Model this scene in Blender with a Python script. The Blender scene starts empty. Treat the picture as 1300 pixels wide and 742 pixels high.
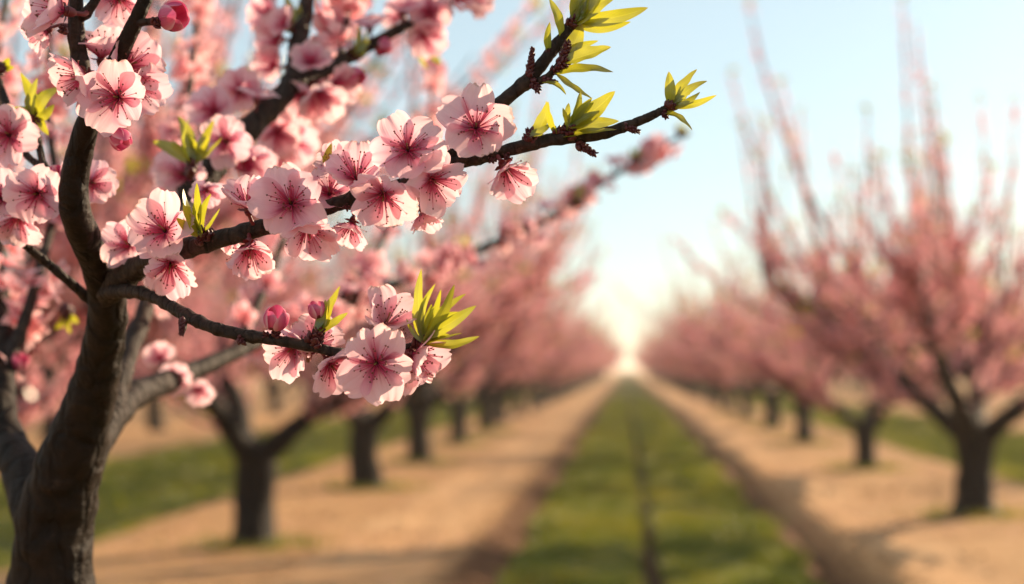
import bpy, math, random
import numpy as np
from mathutils import Vector, Matrix

random.seed(11)
rng = np.random.default_rng(11)
C = bpy.context.scene.collection
scene = bpy.context.scene
R = math.radians

# ------------------------------------------------------------------ camera
CAMZ = 1.28
FPX = 1805.0                       # focal length in photo pixels (50 mm on 36 mm)
yaw = math.atan2(795 - 650, FPX)   # the rows run along +Y; the camera looks a little left of them
pitch = math.atan2(468 - 371, FPX)
cd = bpy.data.cameras.new('camera')
cam = bpy.data.objects.new('camera', cd)
C.objects.link(cam)
cam.location = (0, 0, CAMZ)
cam.rotation_euler = (R(90) + pitch, 0, yaw)
cd.lens = 50
cd.sensor_width = 36
cd.clip_start = 0.05
cd.clip_end = 6000
cd.dof.use_dof = True
cd.dof.focus_distance = 0.975
cd.dof.aperture_fstop = 3.8
cd.dof.aperture_blades = 0
scene.camera = cam
bpy.context.view_layer.update()
CM = cam.rotation_euler.to_matrix()
CO = Vector(cam.location)


def P(px, py, d):
    """photo pixel at depth d (metres along the view axis) -> world"""
    return CO + CM @ Vector(((px - 650) / FPX * d, -(py - 371) / FPX * d, -d))


def DV(x, y, z):
    """direction: right, up, towards viewer -> world"""
    return (CM @ Vector((x, y, z))).normalized()


# ------------------------------------------------------------------ helpers
class MB:
    def __init__(s):
        s.v, s.f, s.uv, s.m = [], [], [], []
        s.n = 0

    def add(s, v, f, uv=None, m=0):
        v = np.asarray(v, float)
        o = s.n
        s.v.append(v)
        for q in f:
            s.f.append(tuple(int(i) + o for i in q))
            s.m.append(m)
        s.uv.append(np.zeros((len(v), 2)) if uv is None else np.asarray(uv, float))
        s.n += len(v)

    def mesh(s, name, mats, smooth=True):
        me = bpy.data.meshes.new(name)
        v = np.concatenate(s.v)
        me.from_pydata(v.tolist(), [], s.f)
        uv = np.concatenate(s.uv)
        l = me.uv_layers.new(name='UVMap')
        idx = np.empty(len(me.loops), np.int32)
        me.loops.foreach_get('vertex_index', idx)
        l.data.foreach_set('uv', uv[idx].astype(np.float32).ravel())
        for m in mats:
            me.materials.append(m)
        me.polygons.foreach_set('material_index', np.array(s.m, np.int32))
        me.polygons.foreach_set('use_smooth', np.full(len(s.f), smooth))
        me.update()
        return me


def link(name, me, parent=None, M=None):
    o = bpy.data.objects.new(name, me)
    C.objects.link(o)
    if parent is not None:
        o.parent = parent
    if M is not None:
        o.matrix_local = M
    return o


def tag(o, label=None, cat=None, group=None, kind=None):
    if label: o['label'] = label
    if cat: o['category'] = cat
    if group: o['group'] = group
    if kind: o['kind'] = kind
    return o


def catmull(pts, per=8):
    pts = np.asarray(pts, float)
    a = np.vstack([2 * pts[0] - pts[1], pts, 2 * pts[-1] - pts[-2]])
    out = []
    for i in range(1, len(a) - 2):
        p0, p1, p2, p3 = a[i - 1], a[i], a[i + 1], a[i + 2]
        for t in np.linspace(0, 1, per, endpoint=False):
            out.append(0.5 * ((2 * p1) + (-p0 + p2) * t + (2 * p0 - 5 * p1 + 4 * p2 - p3) * t * t + (-p0 + 3 * p1 - 3 * p2 + p3) * t ** 3))
    out.append(a[-2])
    return np.array(out)


def tube(mb, pts, rad, segs=10, m=0, rough=0.0, seed=0, cap=True):
    pts = np.asarray(pts, float)
    rad = np.asarray(rad, float)
    n = len(pts)
    T = np.gradient(pts, axis=0)
    T /= np.linalg.norm(T, axis=1)[:, None] + 1e-12
    up = np.array([0.31, 0.2, 0.93])
    if abs(T[0] @ up) > .9:
        up = np.array([0.9, 0.3, 0.1])
    N = np.cross(T[0], up); N /= np.linalg.norm(N)
    rg = np.random.default_rng(seed)
    ph = rg.uniform(0, 6.28, 8)
    L = np.concatenate([[0], np.cumsum(np.linalg.norm(np.diff(pts, axis=0), axis=1))])
    vs, uv = [], []
    ang = np.linspace(0, 2 * math.pi, segs, endpoint=False)
    for i in range(n):
        N = N - T[i] * (N @ T[i]); N /= np.linalg.norm(N)
        B = np.cross(T[i], N)
        s = L[i] / max(rad[i], 1e-5)
        rr = rad[i] * (1 + rough * (0.5 * np.sin(ang * 2 + s * .9 + ph[0]) + 0.45 * np.sin(ang * 3 - s * 1.7 + ph[1])
                                    + 0.5 * np.sin(s * 2.3 + ph[2]) * np.sin(s * .6 + ph[4]) + 0.35 * np.sin(ang * 5 + s * 3.1 + ph[3])))
        vs.append(pts[i] + np.outer(np.cos(ang) * rr, N) + np.outer(np.sin(ang) * rr, B))
        uv.append(np.stack([ang / 6.2832, np.full(segs, L[i])], 1))
    f = []
    for i in range(n - 1):
        for k in range(segs):
            a, b = i * segs + k, i * segs + (k + 1) % segs
            f.append((a, b, b + segs, a + segs))
    V = np.concatenate(vs); U = np.concatenate(uv)
    if cap:
        V = np.vstack([V, pts[0] - T[0] * rad[0] * .3, pts[-1] + T[-1] * rad[-1] * .6]); U = np.vstack([U, [0, 0], [0, L[-1]]])
        for k in range(segs):
            f.append((n * segs, (k + 1) % segs, k))
            f.append((n * segs + 1, (n - 1) * segs + k, (n - 1) * segs + (k + 1) % segs))
    mb.add(V, f, U, m)


# ------------------------------------------------------------------ materials
def new_mat(name):
    m = bpy.data.materials.new(name)
    m.use_nodes = True
    nt = m.node_tree
    nt.nodes.clear()
    out = nt.nodes.new('ShaderNodeOutputMaterial')
    return m, nt, out


def nd(nt, t, **kw):
    n = nt.nodes.new(t)
    for k, v in kw.items():
        setattr(n, k, v)
    return n


def ramp(nt, fac, stops, interp='LINEAR'):
    r = nd(nt, 'ShaderNodeValToRGB')
    r.color_ramp.interpolation = interp
    e = r.color_ramp.elements
    while len(e) < len(stops):
        e.new(0.5)
    for x, (p, c) in zip(e, stops):
        x.position = p
        x.color = (*c, 1) if len(c) == 3 else c
    if fac is not None:
        nt.links.new(fac, r.inputs[0])
    return r.outputs[0]


def mth(nt, op, a, b=None, c=None, clamp=False):
    n = nd(nt, 'ShaderNodeMath', operation=op, use_clamp=clamp)
    for i, x in enumerate((a, b, c)):
        if x is None: continue
        if isinstance(x, (int, float)):
            n.inputs[i].default_value = x
        else:
            nt.links.new(x, n.inputs[i])
    return n.outputs[0]


def mix(nt, fac, a, b, blend='MIX'):
    n = nd(nt, 'ShaderNodeMix', data_type='RGBA', blend_type=blend)
    for s, x in ((n.inputs[0], fac), (n.inputs[6], a), (n.inputs[7], b)):
        if isinstance(x, (int, float)): s.default_value = x
        elif isinstance(x, tuple): s.default_value = (*x, 1) if len(x) == 3 else x
        else: nt.links.new(x, s)
    return n.outputs[2]


def noise(nt, vec, scale, detail=4, rough=.6):
    n = nd(nt, 'ShaderNodeTexNoise')
    n.inputs['Scale'].default_value = scale
    n.inputs['Detail'].default_value = detail
    n.inputs['Roughness'].default_value = rough
    if vec is not None: nt.links.new(vec, n.inputs['Vector'])
    return n.outputs[0]


def thin_shader(nt, out, col, trans=.5, tcol=None, gloss=.06, rough=.45, bump=None):
    """thin tissue: diffuse + translucent + a little gloss"""
    d = nd(nt, 'ShaderNodeBsdfDiffuse'); t = nd(nt, 'ShaderNodeBsdfTranslucent'); g = nd(nt, 'ShaderNodeBsdfGlossy')
    g.inputs['Roughness'].default_value = rough
    g.inputs['Color'].default_value = (1, 1, 1, 1)
    nt.links.new(col, d.inputs[0]); nt.links.new(tcol if tcol is not None else col, t.inputs[0])
    if bump is not None:
        for s in (d, t, g): nt.links.new(bump, s.inputs['Normal'])
    m1 = nd(nt, 'ShaderNodeMixShader'); m1.inputs[0].default_value = trans
    nt.links.new(d.outputs[0], m1.inputs[1]); nt.links.new(t.outputs[0], m1.inputs[2])
    m2 = nd(nt, 'ShaderNodeMixShader'); m2.inputs[0].default_value = gloss
    nt.links.new(m1.outputs[0], m2.inputs[1]); nt.links.new(g.outputs[0], m2.inputs[2])
    nt.links.new(m2.outputs[0], out.inputs[0])


def petal_material():
    m, nt, out = new_mat('petal')
    uv = nd(nt, 'ShaderNodeUVMap').outputs[0]
    sp = nd(nt, 'ShaderNodeSeparateXYZ'); nt.links.new(uv, sp.inputs[0])
    u, v = sp.outputs[0], sp.outputs[1]
    rnd = nd(nt, 'ShaderNodeObjectInfo').outputs['Random']
    cb = nd(nt, 'ShaderNodeCombineXYZ')
    nt.links.new(mth(nt, 'MULTIPLY', u, 9.0), cb.inputs[0])
    nt.links.new(mth(nt, 'MULTIPLY', v, 1.1), cb.inputs[1])
    nt.links.new(mth(nt, 'MULTIPLY', rnd, 40.0), cb.inputs[2])
    n1 = noise(nt, cb.outputs[0], 1.0, 2, .5)
    vv = mth(nt, 'ADD', v, mth(nt, 'MULTIPLY', mth(nt, 'SUBTRACT', n1, .5), -.34))
    base = ramp(nt, vv, [(0, (.13, .003, .02)), (.11, (.34, .007, .065)), (.22, (.57, .075, .21)), (.34, (.80, .35, .49)), (.50, (.91, .53, .64)), (1, (.95, .66, .73))])
    # fine darker veins fanning out from the claw
    cb2 = nd(nt, 'ShaderNodeCombineXYZ')
    nt.links.new(mth(nt, 'MULTIPLY', u, 26.0), cb2.inputs[0])
    nt.links.new(mth(nt, 'MULTIPLY', v, 1.6), cb2.inputs[1])
    nt.links.new(mth(nt, 'MULTIPLY', rnd, 17.0), cb2.inputs[2])
    n2 = noise(nt, cb2.outputs[0], 1.0, 1, .5)
    vein = mth(nt, 'MULTIPLY', mth(nt, 'SUBTRACT', n2, .52), 6.0, clamp=True)
    fall = ramp(nt, v, [(0, (1, 1, 1)), (.24, (.85, .85, .85)), (.40, (.35, .35, .35)), (.56, (.08, .08, .08)), (1, (.02, .02, .02))])
    col = mix(nt, mth(nt, 'MULTIPLY', vein, fall), base, (.50, .035, .12))
    tone = ramp(nt, rnd, [(0, (.96, .85, .96)), (.5, (1, 1, 1)), (1, (1, .90, .90))])
    col = mix(nt, .8, col, tone, 'MULTIPLY')
    brown = mth(nt, 'MULTIPLY', mth(nt, 'GREATER_THAN', mth(nt, 'ADD', v, mth(nt, 'MULTIPLY', n1, .22)), 1.075), mth(nt, 'GREATER_THAN', rnd, .72))
    col = mix(nt, mth(nt, 'MULTIPLY', brown, .55), col, (.45, .22, .13))
    tc = mix(nt, .22, mix(nt, 1.0, col, (1.0, .96, .94), 'MULTIPLY'), (1.0, .88, .86))
    bp = nd(nt, 'ShaderNodeBump'); bp.inputs['Strength'].default_value = .35; bp.inputs['Distance'].default_value = .0006
    nt.links.new(n2, bp.inputs['Height'])
    thin_shader(nt, out, col, .64, tc, .03, .4, bp.outputs[0])
    return m


def bud_material():
    m, nt, out = new_mat('bud_petal')
    uv = nd(nt, 'ShaderNodeUVMap').outputs[0]
    sp = nd(nt, 'ShaderNodeSeparateXYZ'); nt.links.new(uv, sp.inputs[0])
    au = mth(nt, 'ABSOLUTE', mth(nt, 'SUBTRACT', sp.outputs[0], .5))
    mp = nd(nt, 'ShaderNodeMapping'); mp.inputs['Scale'].default_value = (22, 2, 1); nt.links.new(uv, mp.inputs[0])
    n = noise(nt, mp.outputs[0], 1, 2)
    e = mth(nt, 'ADD', mth(nt, 'MULTIPLY', au, 1.7), mth(nt, 'MULTIPLY', mth(nt, 'SUBTRACT', n, .5), .5))
    col = ramp(nt, e, [(0, (.60, .06, .19)), (.45, (.72, .15, .28)), (.8, (.90, .50, .60))])
    thin_shader(nt, out, col, .35, col, .05, .35)
    return m


def leaf_material(name, c0, c1, ct):
    m, nt, out = new_mat(name)
    uv = nd(nt, 'ShaderNodeUVMap').outputs[0]
    sp = nd(nt, 'ShaderNodeSeparateXYZ'); nt.links.new(uv, sp.inputs[0])
    u, v = sp.outputs[0], sp.outputs[1]
    rnd = nd(nt, 'ShaderNodeObjectInfo').outputs['Random']
    au = mth(nt, 'ABSOLUTE', mth(nt, 'SUBTRACT', u, .5))
    w = mth(nt, 'SINE', mth(nt, 'MULTIPLY', mth(nt, 'SUBTRACT', mth(nt, 'MULTIPLY', v, 1.0), mth(nt, 'MULTIPLY', au, .55)), 75.0))
    n = noise(nt, uv, 7, 3)
    col = mix(nt, n, c0, c1)
    col = mix(nt, mth(nt, 'MULTIPLY', mth(nt, 'GREATER_THAN', w, .80), .34), col, tuple(min(1, x * 1.7) for x in c1))
    col = mix(nt, mth(nt, 'LESS_THAN', au, .035), col, tuple(min(1, x * 1.6) for x in c1))
    col = mix(nt, mth(nt, 'MULTIPLY', rnd, .55), col, c1)
    col = mix(nt, mth(nt, 'MULTIPLY', mth(nt, 'SUBTRACT', v, .86), 3.5, clamp=True), col, (.26, .075, .022))
    tc = mix(nt, .75, col, ct)
    thin_shader(nt, out, col, .64, tc, .06, .35)
    return m


def bark_material(name, dark, light, scale=60, bumpd=.004):
    m, nt, out = new_mat(name)
    tc = nd(nt, 'ShaderNodeTexCoord').outputs['Object']
    mp = nd(nt, 'ShaderNodeMapping'); mp.inputs['Scale'].default_value = (1, 1, 2.2)
    nt.links.new(tc, mp.inputs[0])
    n1 = noise(nt, mp.outputs[0], scale, 6, .65)
    mp2 = nd(nt, 'ShaderNodeMapping'); mp2.inputs['Scale'].default_value = (1, 1, .25)
    nt.links.new(tc, mp2.inputs[0])
    n3 = noise(nt, mp2.outputs[0], scale * 1.3, 4, .7)
    n2 = noise(nt, tc, scale * .18, 3)
    f = mth(nt, 'MULTIPLY', n1, n3)
    col = ramp(nt, f, [(.12, dark), (.30, tuple((a + b) / 2 for a, b in zip(dark, light))), (.48, light)])
    col = mix(nt, mth(nt, 'MULTIPLY', n2, .6), col, tuple(x * .55 for x in dark))
    vo = nd(nt, 'ShaderNodeTexVoronoi', feature='DISTANCE_TO_EDGE'); vo.inputs['Scale'].default_value = scale * .55
    wob = nd(nt, 'ShaderNodeVectorMath', operation='ADD')
    nt.links.new(mp2.outputs[0], wob.inputs[0])
    sc_ = nd(nt, 'ShaderNodeVectorMath', operation='SCALE'); sc_.inputs['Scale'].default_value = .6 / scale
    nz = nd(nt, 'ShaderNodeTexNoise'); nz.inputs['Scale'].default_value = scale; nt.links.new(tc, nz.inputs['Vector'])
    nt.links.new(nz.outputs[1], sc_.inputs[0]); nt.links.new(sc_.outputs[0], wob.inputs[1]); nt.links.new(wob.outputs[0], vo.inputs['Vector'])
    crack = mth(nt, 'MULTIPLY', vo.outputs['Distance'], 7.0, clamp=True)
    col = mix(nt, mth(nt, 'MULTIPLY', mth(nt, 'SUBTRACT', 1.0, crack), .6), col, tuple(x * .5 for x in dark))
    lich = mth(nt, 'MULTIPLY', mth(nt, 'GREATER_THAN', noise(nt, tc, scale * .45, 5, .7), .64), .35)
    col = mix(nt, lich, col, tuple(min(1, x * 1.3 + .01) for x in light))
    b = nd(nt, 'ShaderNodeBsdfPrincipled')
    nt.links.new(col, b.inputs['Base Color'])
    b.inputs['Roughness'].default_value = .62
    b.inputs['Specular IOR Level'].default_value = .16
    bp = nd(nt, 'ShaderNodeBump'); bp.inputs['Strength'].default_value = .8; bp.inputs['Distance'].default_value = bumpd
    nt.links.new(mth(nt, 'ADD', mth(nt, 'ADD', n1, n3), mth(nt, 'MULTIPLY', crack, .9)), bp.inputs['Height']); nt.links.new(bp.outputs[0], b.inputs['Normal'])
    nt.links.new(b.outputs[0], out.inputs[0])
    return m


def plain(name, col, rough=.6, var=.3, scale=200):
    m, nt, out = new_mat(name)
    tc = nd(nt, 'ShaderNodeTexCoord').outputs['Object']
    c = mix(nt, noise(nt, tc, scale), tuple(x * (1 - var) for x in col), tuple(min(1, x * (1 + var)) for x in col))
    b = nd(nt, 'ShaderNodeBsdfPrincipled')
    nt.links.new(c, b.inputs['Base Color']); b.inputs['Roughness'].default_value = rough
    nt.links.new(b.outputs[0], out.inputs[0])
    return m


def soil_material(name, a, b_, c, furrow=None):
    m, nt, out = new_mat(name)
    pos = nd(nt, 'ShaderNodeNewGeometry').outputs['Position']
    n1 = noise(nt, pos, .9, 5, .6); n2 = noise(nt, pos, 9, 5, .7); n3 = noise(nt, pos, 60, 3, .7)
    col = ramp(nt, mth(nt, 'ADD', mth(nt, 'MULTIPLY', n1, .6), mth(nt, 'MULTIPLY', n2, .4)), [(.34, a), (.5, b_), (.64, c)])
    col = mix(nt, mth(nt, 'MULTIPLY', mth(nt, 'GREATER_THAN', n3, .62), .45), col, tuple(x * .55 for x in a))
    if furrow:
        sp = nd(nt, 'ShaderNodeSeparateXYZ'); nt.links.new(pos, sp.inputs[0])
        d = mth(nt, 'ABSOLUTE', mth(nt, 'SUBTRACT', sp.outputs[0], .18))
        d = mth(nt, 'ADD', d, mth(nt, 'MULTIPLY', mth(nt, 'SUBTRACT', n2, .5), .35))
        k = ramp(nt, d, [(.0, (1, 1, 1)), (.88, (1, 1, 1)), (1.0, (0, 0, 0))])   # brown earth beside the turf, the bank's shade put into its colour too (0..1.3 m)
        mm = mth(nt, 'MULTIPLY', d, .77)
        nt.links.new(mm, k.node.inputs[0])
        col = mix(nt, k, col, furrow)
    bs = nd(nt, 'ShaderNodeBsdfPrincipled')
    nt.links.new(col, bs.inputs['Base Color']); bs.inputs['Roughness'].default_value = .95
    bs.inputs['Specular IOR Level'].default_value = .1
    bp = nd(nt, 'ShaderNodeBump'); bp.inputs['Strength'].default_value = .7; bp.inputs['Distance'].default_value = .02
    nt.links.new(mth(nt, 'ADD', n2, mth(nt, 'MULTIPLY', n3, .5)), bp.inputs['Height']); nt.links.new(bp.outputs[0], bs.inputs['Normal'])
    nt.links.new(bs.outputs[0], out.inputs[0])
    return m


def blossom_material():
    m, nt, out = new_mat('blossom')
    uv = nd(nt, 'ShaderNodeUVMap').outputs[0]
    sp = nd(nt, 'ShaderNodeSeparateXYZ'); nt.links.new(uv, sp.inputs[0])
    u, v = sp.outputs[0], sp.outputs[1]
    base = ramp(nt, v, [(0, (.45, .025, .07)), (.25, (.76, .22, .25)), (.6, (.95, .61, .65)), (1, (.98, .74, .77))])
    tone = ramp(nt, u, [(0, (.85, .66, .74)), (.35, (.97, .88, .93)), (.7, (1, .92, .9)), (1, (1, 1, 1))])
    col = mix(nt, 1.0, base, tone, 'MULTIPLY')
    tc = mix(nt, 1.0, col, (1, .95, .92), 'MULTIPLY')
    thin_shader(nt, out, col, .58, tc, .02, .5)
    return m


def grass_material(name, a, b_, c):
    m, nt, out = new_mat(name)
    pos = nd(nt, 'ShaderNodeNewGeometry').outputs['Position']
    n1 = noise(nt, pos, 1.1, 4); n2 = noise(nt, pos, 14, 3)
    col = ramp(nt, mth(nt, 'ADD', mth(nt, 'MULTIPLY', n1, .55), mth(nt, 'MULTIPLY', n2, .45)), [(.36, a), (.5, b_), (.64, c)])
    thin_shader(nt, out, col, .4, mix(nt, 1.0, col, (1.15, 1.1, .5), 'MULTIPLY'), .04, .4)
    return m


M_petal = petal_material()
M_leaf = leaf_material('young_leaf', (.085, .155, .016), (.24, .28, .022), (.60, .55, .03))
M_bark = bark_material('bark', (.012, .0065, .004), (.046, .023, .012), 70, .0035)
M_twig = bark_material('twig_bark', (.024, .015, .012), (.10, .062, .045), 160, .0016)
M_barkbg = bark_material('orchard_bark', (.007, .0048, .0038), (.028, .018, .013), 14, .02)
M_scale = plain('bud_scale', (.085, .010, .012), .45, .5, 700)
M_calyx = plain('calyx', (.16, .018, .022), .5, .4, 500)
M_fil = plain('filament', (.62, .05, .15), .5, .3, 500)
M_filpale = plain('pale_filament', (.75, .40, .42), .5, .2, 500)
M_anther = plain('anther', (.17, .045, .02), .6, .6, 2000)
M_pistil = plain('pistil', (.20, .16, .03), .5, .2, 800)
M_budpetal = bud_material()
M_blossom = blossom_material()
M_bgleaf = leaf_material('orchard_leaf', (.13, .15, .015), (.30, .27, .02), (.5, .42, .02))
M_soil = soil_material('soil', (.38, .205, .092), (.47, .27, .128), (.54, .33, .165), (.12, .058, .027))
M_wet = soil_material('damp_soil', (.030, .019, .011), (.055, .034, .018), (.09, .056, .03))
M_path = soil_material('path_sand', (.47, .265, .125), (.55, .325, .165), (.60, .38, .20))
M_turf = grass_material('turf', (.09, .105, .012), (.18, .18, .022), (.34, .27, .06))
M_blade = grass_material('grass_blade', (.09, .125, .012), (.21, .235, .025), (.40, .33, .06))

# ------------------------------------------------------------------ ground
CX = .18


def sines(x, y, k, n, seed):
    rg = np.random.default_rng(seed)
    z = np.zeros_like(x)
    for i in range(n):
        a = rg.uniform(0, 6.28); kk = k * rg.uniform(.6, 1.8); ph = rg.uniform(0, 6.28)
        z += np.sin((x * math.cos(a) + y * math.sin(a)) * kk + ph) / n ** .5
    return z


def sm(t, a, b):
    t = np.clip((t - a) / (b - a), 0, 1)
    return t * t * (3 - 2 * t)


def gz(x, y):
    x = np.asarray(x, float); y = np.asarray(y, float)
    t = np.abs(x - CX + .03 * np.sin(y * .7) + .04 * sines(x * 0, y, 1.3, 4, 3))
    z = .085 * sm(t, .88, 1.25) - .05 * sm(t, 3.7, 4.2) + .05 * sm(t, 6.6, 7.2)
    z += .02 * sm(t, .1, .4) * (1 - sm(t, .6, .95))
    z -= .10 * np.exp(-(((x - .16 + .03 * sines(x * 0, y, 2.2, 4, 5)) / .07) ** 2))
    z -= .012 * np.exp(-(((t - 1.75) / .14) ** 2)) + .012 * np.exp(-(((t - 2.0) / .2) ** 2)) * 0
    z -= .15 * np.exp(-(((x - CX - 1.17 - .03 * sines(x * 0, y, 1.1, 4, 9)) / .12) ** 2))
    fade = np.clip(1 - y / 120, 0, 1)
    z += fade * (.010 * sines(x, y, 1.6, 6, 1) + .006 * sines(x, y, 6, 8, 2) + .003 * sines(x, y, 22, 8, 4))
    return z


def ysamples(y0, y1):
    ys = [y0]
    while ys[-1] < y1:
        y = ys[-1]
        ys.append(y + (.10 if y < 16 else .10 + (y - 16) * .02))
    ys[-1] = y1
    return np.array(ys)


def sheet(name, xs, ys, mat, lift=0.0, edge=0.0, seed=0):
    X, Y = np.meshgrid(xs, ys)
    if edge:
        for side, col in ((0, 0), (-1, -1)):
            X[:, col] += edge * sines(Y[:, col] * 0, Y[:, col], 5, 6, seed + side) + edge * .6 * sines(Y[:, col] * 0, Y[:, col], 23, 6, seed + 7 + side)
    Z = gz(X, Y) + lift
    far = (np.abs(X) > 60) | (Y > 300)
    Z[far] = .085 + lift
    nx, ny = len(xs), len(ys)
    i = np.arange(nx * ny).reshape(ny, nx)
    f = np.stack([i[:-1, :-1], i[:-1, 1:], i[1:, 1:], i[1:, :-1]], -1).reshape(-1, 4)
    me = bpy.data.meshes.new(name)
    me.from_pydata(np.stack([X, Y, Z], -1).reshape(-1, 3).tolist(), [], f.tolist())
    me.materials.append(mat)
    me.polygons.foreach_set('use_smooth', np.full(len(f), True))
    me.update()
    return link(name, me)


xs = np.concatenate([[-3000, -800, -200, -60, -30, -20], np.arange(-15, -1.4, .16), np.arange(-1.4, 1.8, .045), np.arange(1.8, 15, .16), [20, 30, 60, 200, 800, 3000]])
ysg = np.concatenate([[-60, -20], ysamples(-8, 300), [500, 1000, 4000]])
tag(sheet('ground', xs, ysg, M_soil), 'bare sandy orchard soil under the tree rows', 'ground', kind='structure')
yp = ysamples(-6, 300)
tag(sheet('dirt_path', np.linspace(CX - 2.15, CX - 1.36, 16), yp, M_path, .004, .03, 3), 'pale sandy track left of the middle grass', 'path', kind='structure')
tag(sheet('dirt_path', np.linspace(CX + 1.46, CX + 2.0, 14), yp, M_path, .004, .03, 4), 'pale sandy track right of the middle grass', 'path', kind='structure')
tag(sheet('furrow', np.linspace(.05, .27, 9), yp, M_wet, .0025), 'dark damp furrow down the middle of the grass', 'furrow', kind='structure')
tag(sheet('grass_strip', np.linspace(CX - .86, .105, 22), yp, M_turf, .005, .06, 5), 'left half of the middle grass, beside the dark furrow', 'grass strip', kind='structure')
tag(sheet('grass_strip', np.linspace(.215, CX + .90, 22), yp, M_turf, .005, .06, 6), 'right half of the middle grass, beside the dark furrow', 'grass strip', kind='structure')
tag(sheet('grass_strip', np.linspace(CX - 7.0, CX - 4.0, 30), yp, M_turf, .005, .05, 8), 'green grass strip behind the left tree row', 'grass strip', kind='structure')
tag(sheet('grass_strip', np.linspace(CX + 4.0, CX + 7.0, 30), yp, M_turf, .005, .05, 9), 'green grass strip behind the right tree row', 'grass strip', kind='structure')


def mesh_fast(name, V, nper, mat, uv=None):
    """V: (N*nper,3) with nper verts per face"""
    n = len(V) // nper
    me = bpy.data.meshes.new(name)
    me.vertices.add(len(V)); me.vertices.foreach_set('co', V.astype(np.float32).ravel())
    me.loops.add(len(V)); me.loops.foreach_set('vertex_index', np.arange(len(V), dtype=np.int32))
    me.polygons.add(n); me.polygons.foreach_set('loop_start', np.arange(0, len(V), nper, dtype=np.int32))
    try: me.polygons.foreach_set('loop_total', np.full(n, nper, np.int32))
    except Exception: pass
    if uv is not None:
        l = me.uv_layers.new(name='UVMap'); l.data.foreach_set('uv', uv.astype(np.float32).ravel())
    me.materials.append(mat)
    me.update(calc_edges=True)
    me.validate()
    return me


# ------------------------------------------------------------------ orchard tree layout
left_row = [(-2.62, 5.15 + .0), (-2.5, 9.46), (-2.62, 14.3), (-2.66, 18.2), (-2.65, 22.4)] + [(-2.64, 26.8 + 4.4 * i) for i in range(34)]
right_row = [(2.82, 11.9), (2.84, 17.4), (2.82, 22.9), (2.86, 28.6)] + [(2.84, 34.0 + 5.2 * i) for i in range(27)]
outer_left = [(-9.1, 13.0 + 4.6 * i) for i in range(26)]
outer_right = [(9.3, 19.0 + 4.9 * i) for i in range(22)]
far_left = [(-15.6, 26.0 + 5.0 * i) for i in range(20)]
far_right = [(15.8, 34.0 + 5.2 * i) for i in range(18)]

# grass blades (nobody could count them)
def blades():
    px, py, hh = [], [], []
    def strip(x0, x1, y0, y1, n, h):
        u = rng.random(n)
        y = y0 * (y1 / y0) ** u
        x = rng.uniform(x0, x1, n)
        keep = (sines(x, y, 2.5, 6, 40) + rng.normal(0, .8, n)) > -1.1
        px.append(x[keep]); py.append(y[keep]); cl = np.clip(1 + .75 * sines(x[keep], y[keep], 5, 8, 41) + .5 * sines(x[keep], y[keep], 1.4, 5, 42), .35, 2.6); hh.append(h * cl)
    strip(CX - .92, .095, 5.5, 60, 60000, .05)
    strip(.225, CX + .95, 5.5, 60, 60000, .05)
    strip(CX - 7.05, CX - 3.95, 9, 70, 50000, .06)
    strip(CX + 3.95, CX + 7.05, 12, 70, 50000, .06)
    for (tx, ty) in left_row[:6] + right_row[:6]:
        n = 500
        r = np.abs(rng.normal(0, .22, n)) + .12; a = rng.uniform(0, 6.28, n)
        px.append(tx + r * np.cos(a)); py.append(ty + r * np.sin(a)); hh.append(np.full(n, .06))
    x = np.concatenate(px); y = np.concatenate(py); h = np.concatenate(hh) * rng.uniform(.5, 1.5, len(x))
    z = gz(x, y)
    n = len(x)
    a = rng.uniform(0, 6.28, n); w = .004 + .0011 * y / 3
    bx, by = np.cos(a) * w, np.sin(a) * w
    lx, ly = rng.normal(0, .5, n) * h, rng.normal(0, .5, n) * h
    V = np.empty((n, 3, 3))
    V[:, 0] = np.stack([x - bx, y - by, z - .004], 1); V[:, 1] = np.stack([x + bx, y + by, z - .004], 1)
    V[:, 2] = np.stack([x + lx, y + ly, z + h], 1)
    return V.reshape(-1, 3)


tag(link('grass', mesh_fast('grass', blades(), 3, M_blade)), 'short green and straw grass growing between and beside the tree rows', 'grass', kind='stuff')


def scatter(template, pos, nrm, size, rg, jitter_uv=True):
    n = len(pos)
    z = nrm / (np.linalg.norm(nrm, axis=1)[:, None] + 1e-9)
    q = rg.normal(0, 1, (n, 3)); x = np.cross(q, z); x /= np.linalg.norm(x, axis=1)[:, None] + 1e-9
    y = np.cross(z, x)
    t = template
    V = pos[:, None, :] + size[:, None, None] * (t[None, :, 0:1] * x[:, None, :] + t[None, :, 1:2] * y[:, None, :] + t[None, :, 2:3] * z[:, None, :])
    uv = np.empty((n, len(t), 2)); uv[:, :, 0] = rg.random(n)[:, None]; uv[:, :, 1] = t[None, :, 3]
    return V.reshape(-1, 3), uv.reshape(-1, 2)


# weeds, clods and fallen petals on the bare soil (nobody could count them)
def litter(n, y0, y1, xr, size, mat, name, label, shape, under=False, seed=0):
    rg = np.random.default_rng(seed)
    if under:
        rows = np.array([t for t in left_row[:10] + right_row[:9] + [(-.6, 1.3)]])
        c = rows[rg.integers(len(rows), size=n)]
        x = c[:, 0] + rg.normal(0, .85, n); y = c[:, 1] + rg.normal(0, .95, n)
    else:
        y = y0 * (y1 / y0) ** rg.random(n); x = CX + rg.choice([-1, 1], n) * rg.uniform(*xr, n)
        keep = sines(x, y, 1.7, 6, seed + 3) + rg.normal(0, .7, n) > .2
        x, y = x[keep], y[keep]
    nn = rg.normal(0, .35, (len(x), 3)) + [0, 0, 1]
    p = np.stack([x, y, gz(x, y) + .006], 1)
    V, uv = scatter(shape, p, nn, rg.uniform(.5, 1.4, len(x)) * size, rg)
    tag(link(name, mesh_fast(name, V, 4, mat, uv)), label, name.split('_')[-1], kind='stuff')


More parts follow.
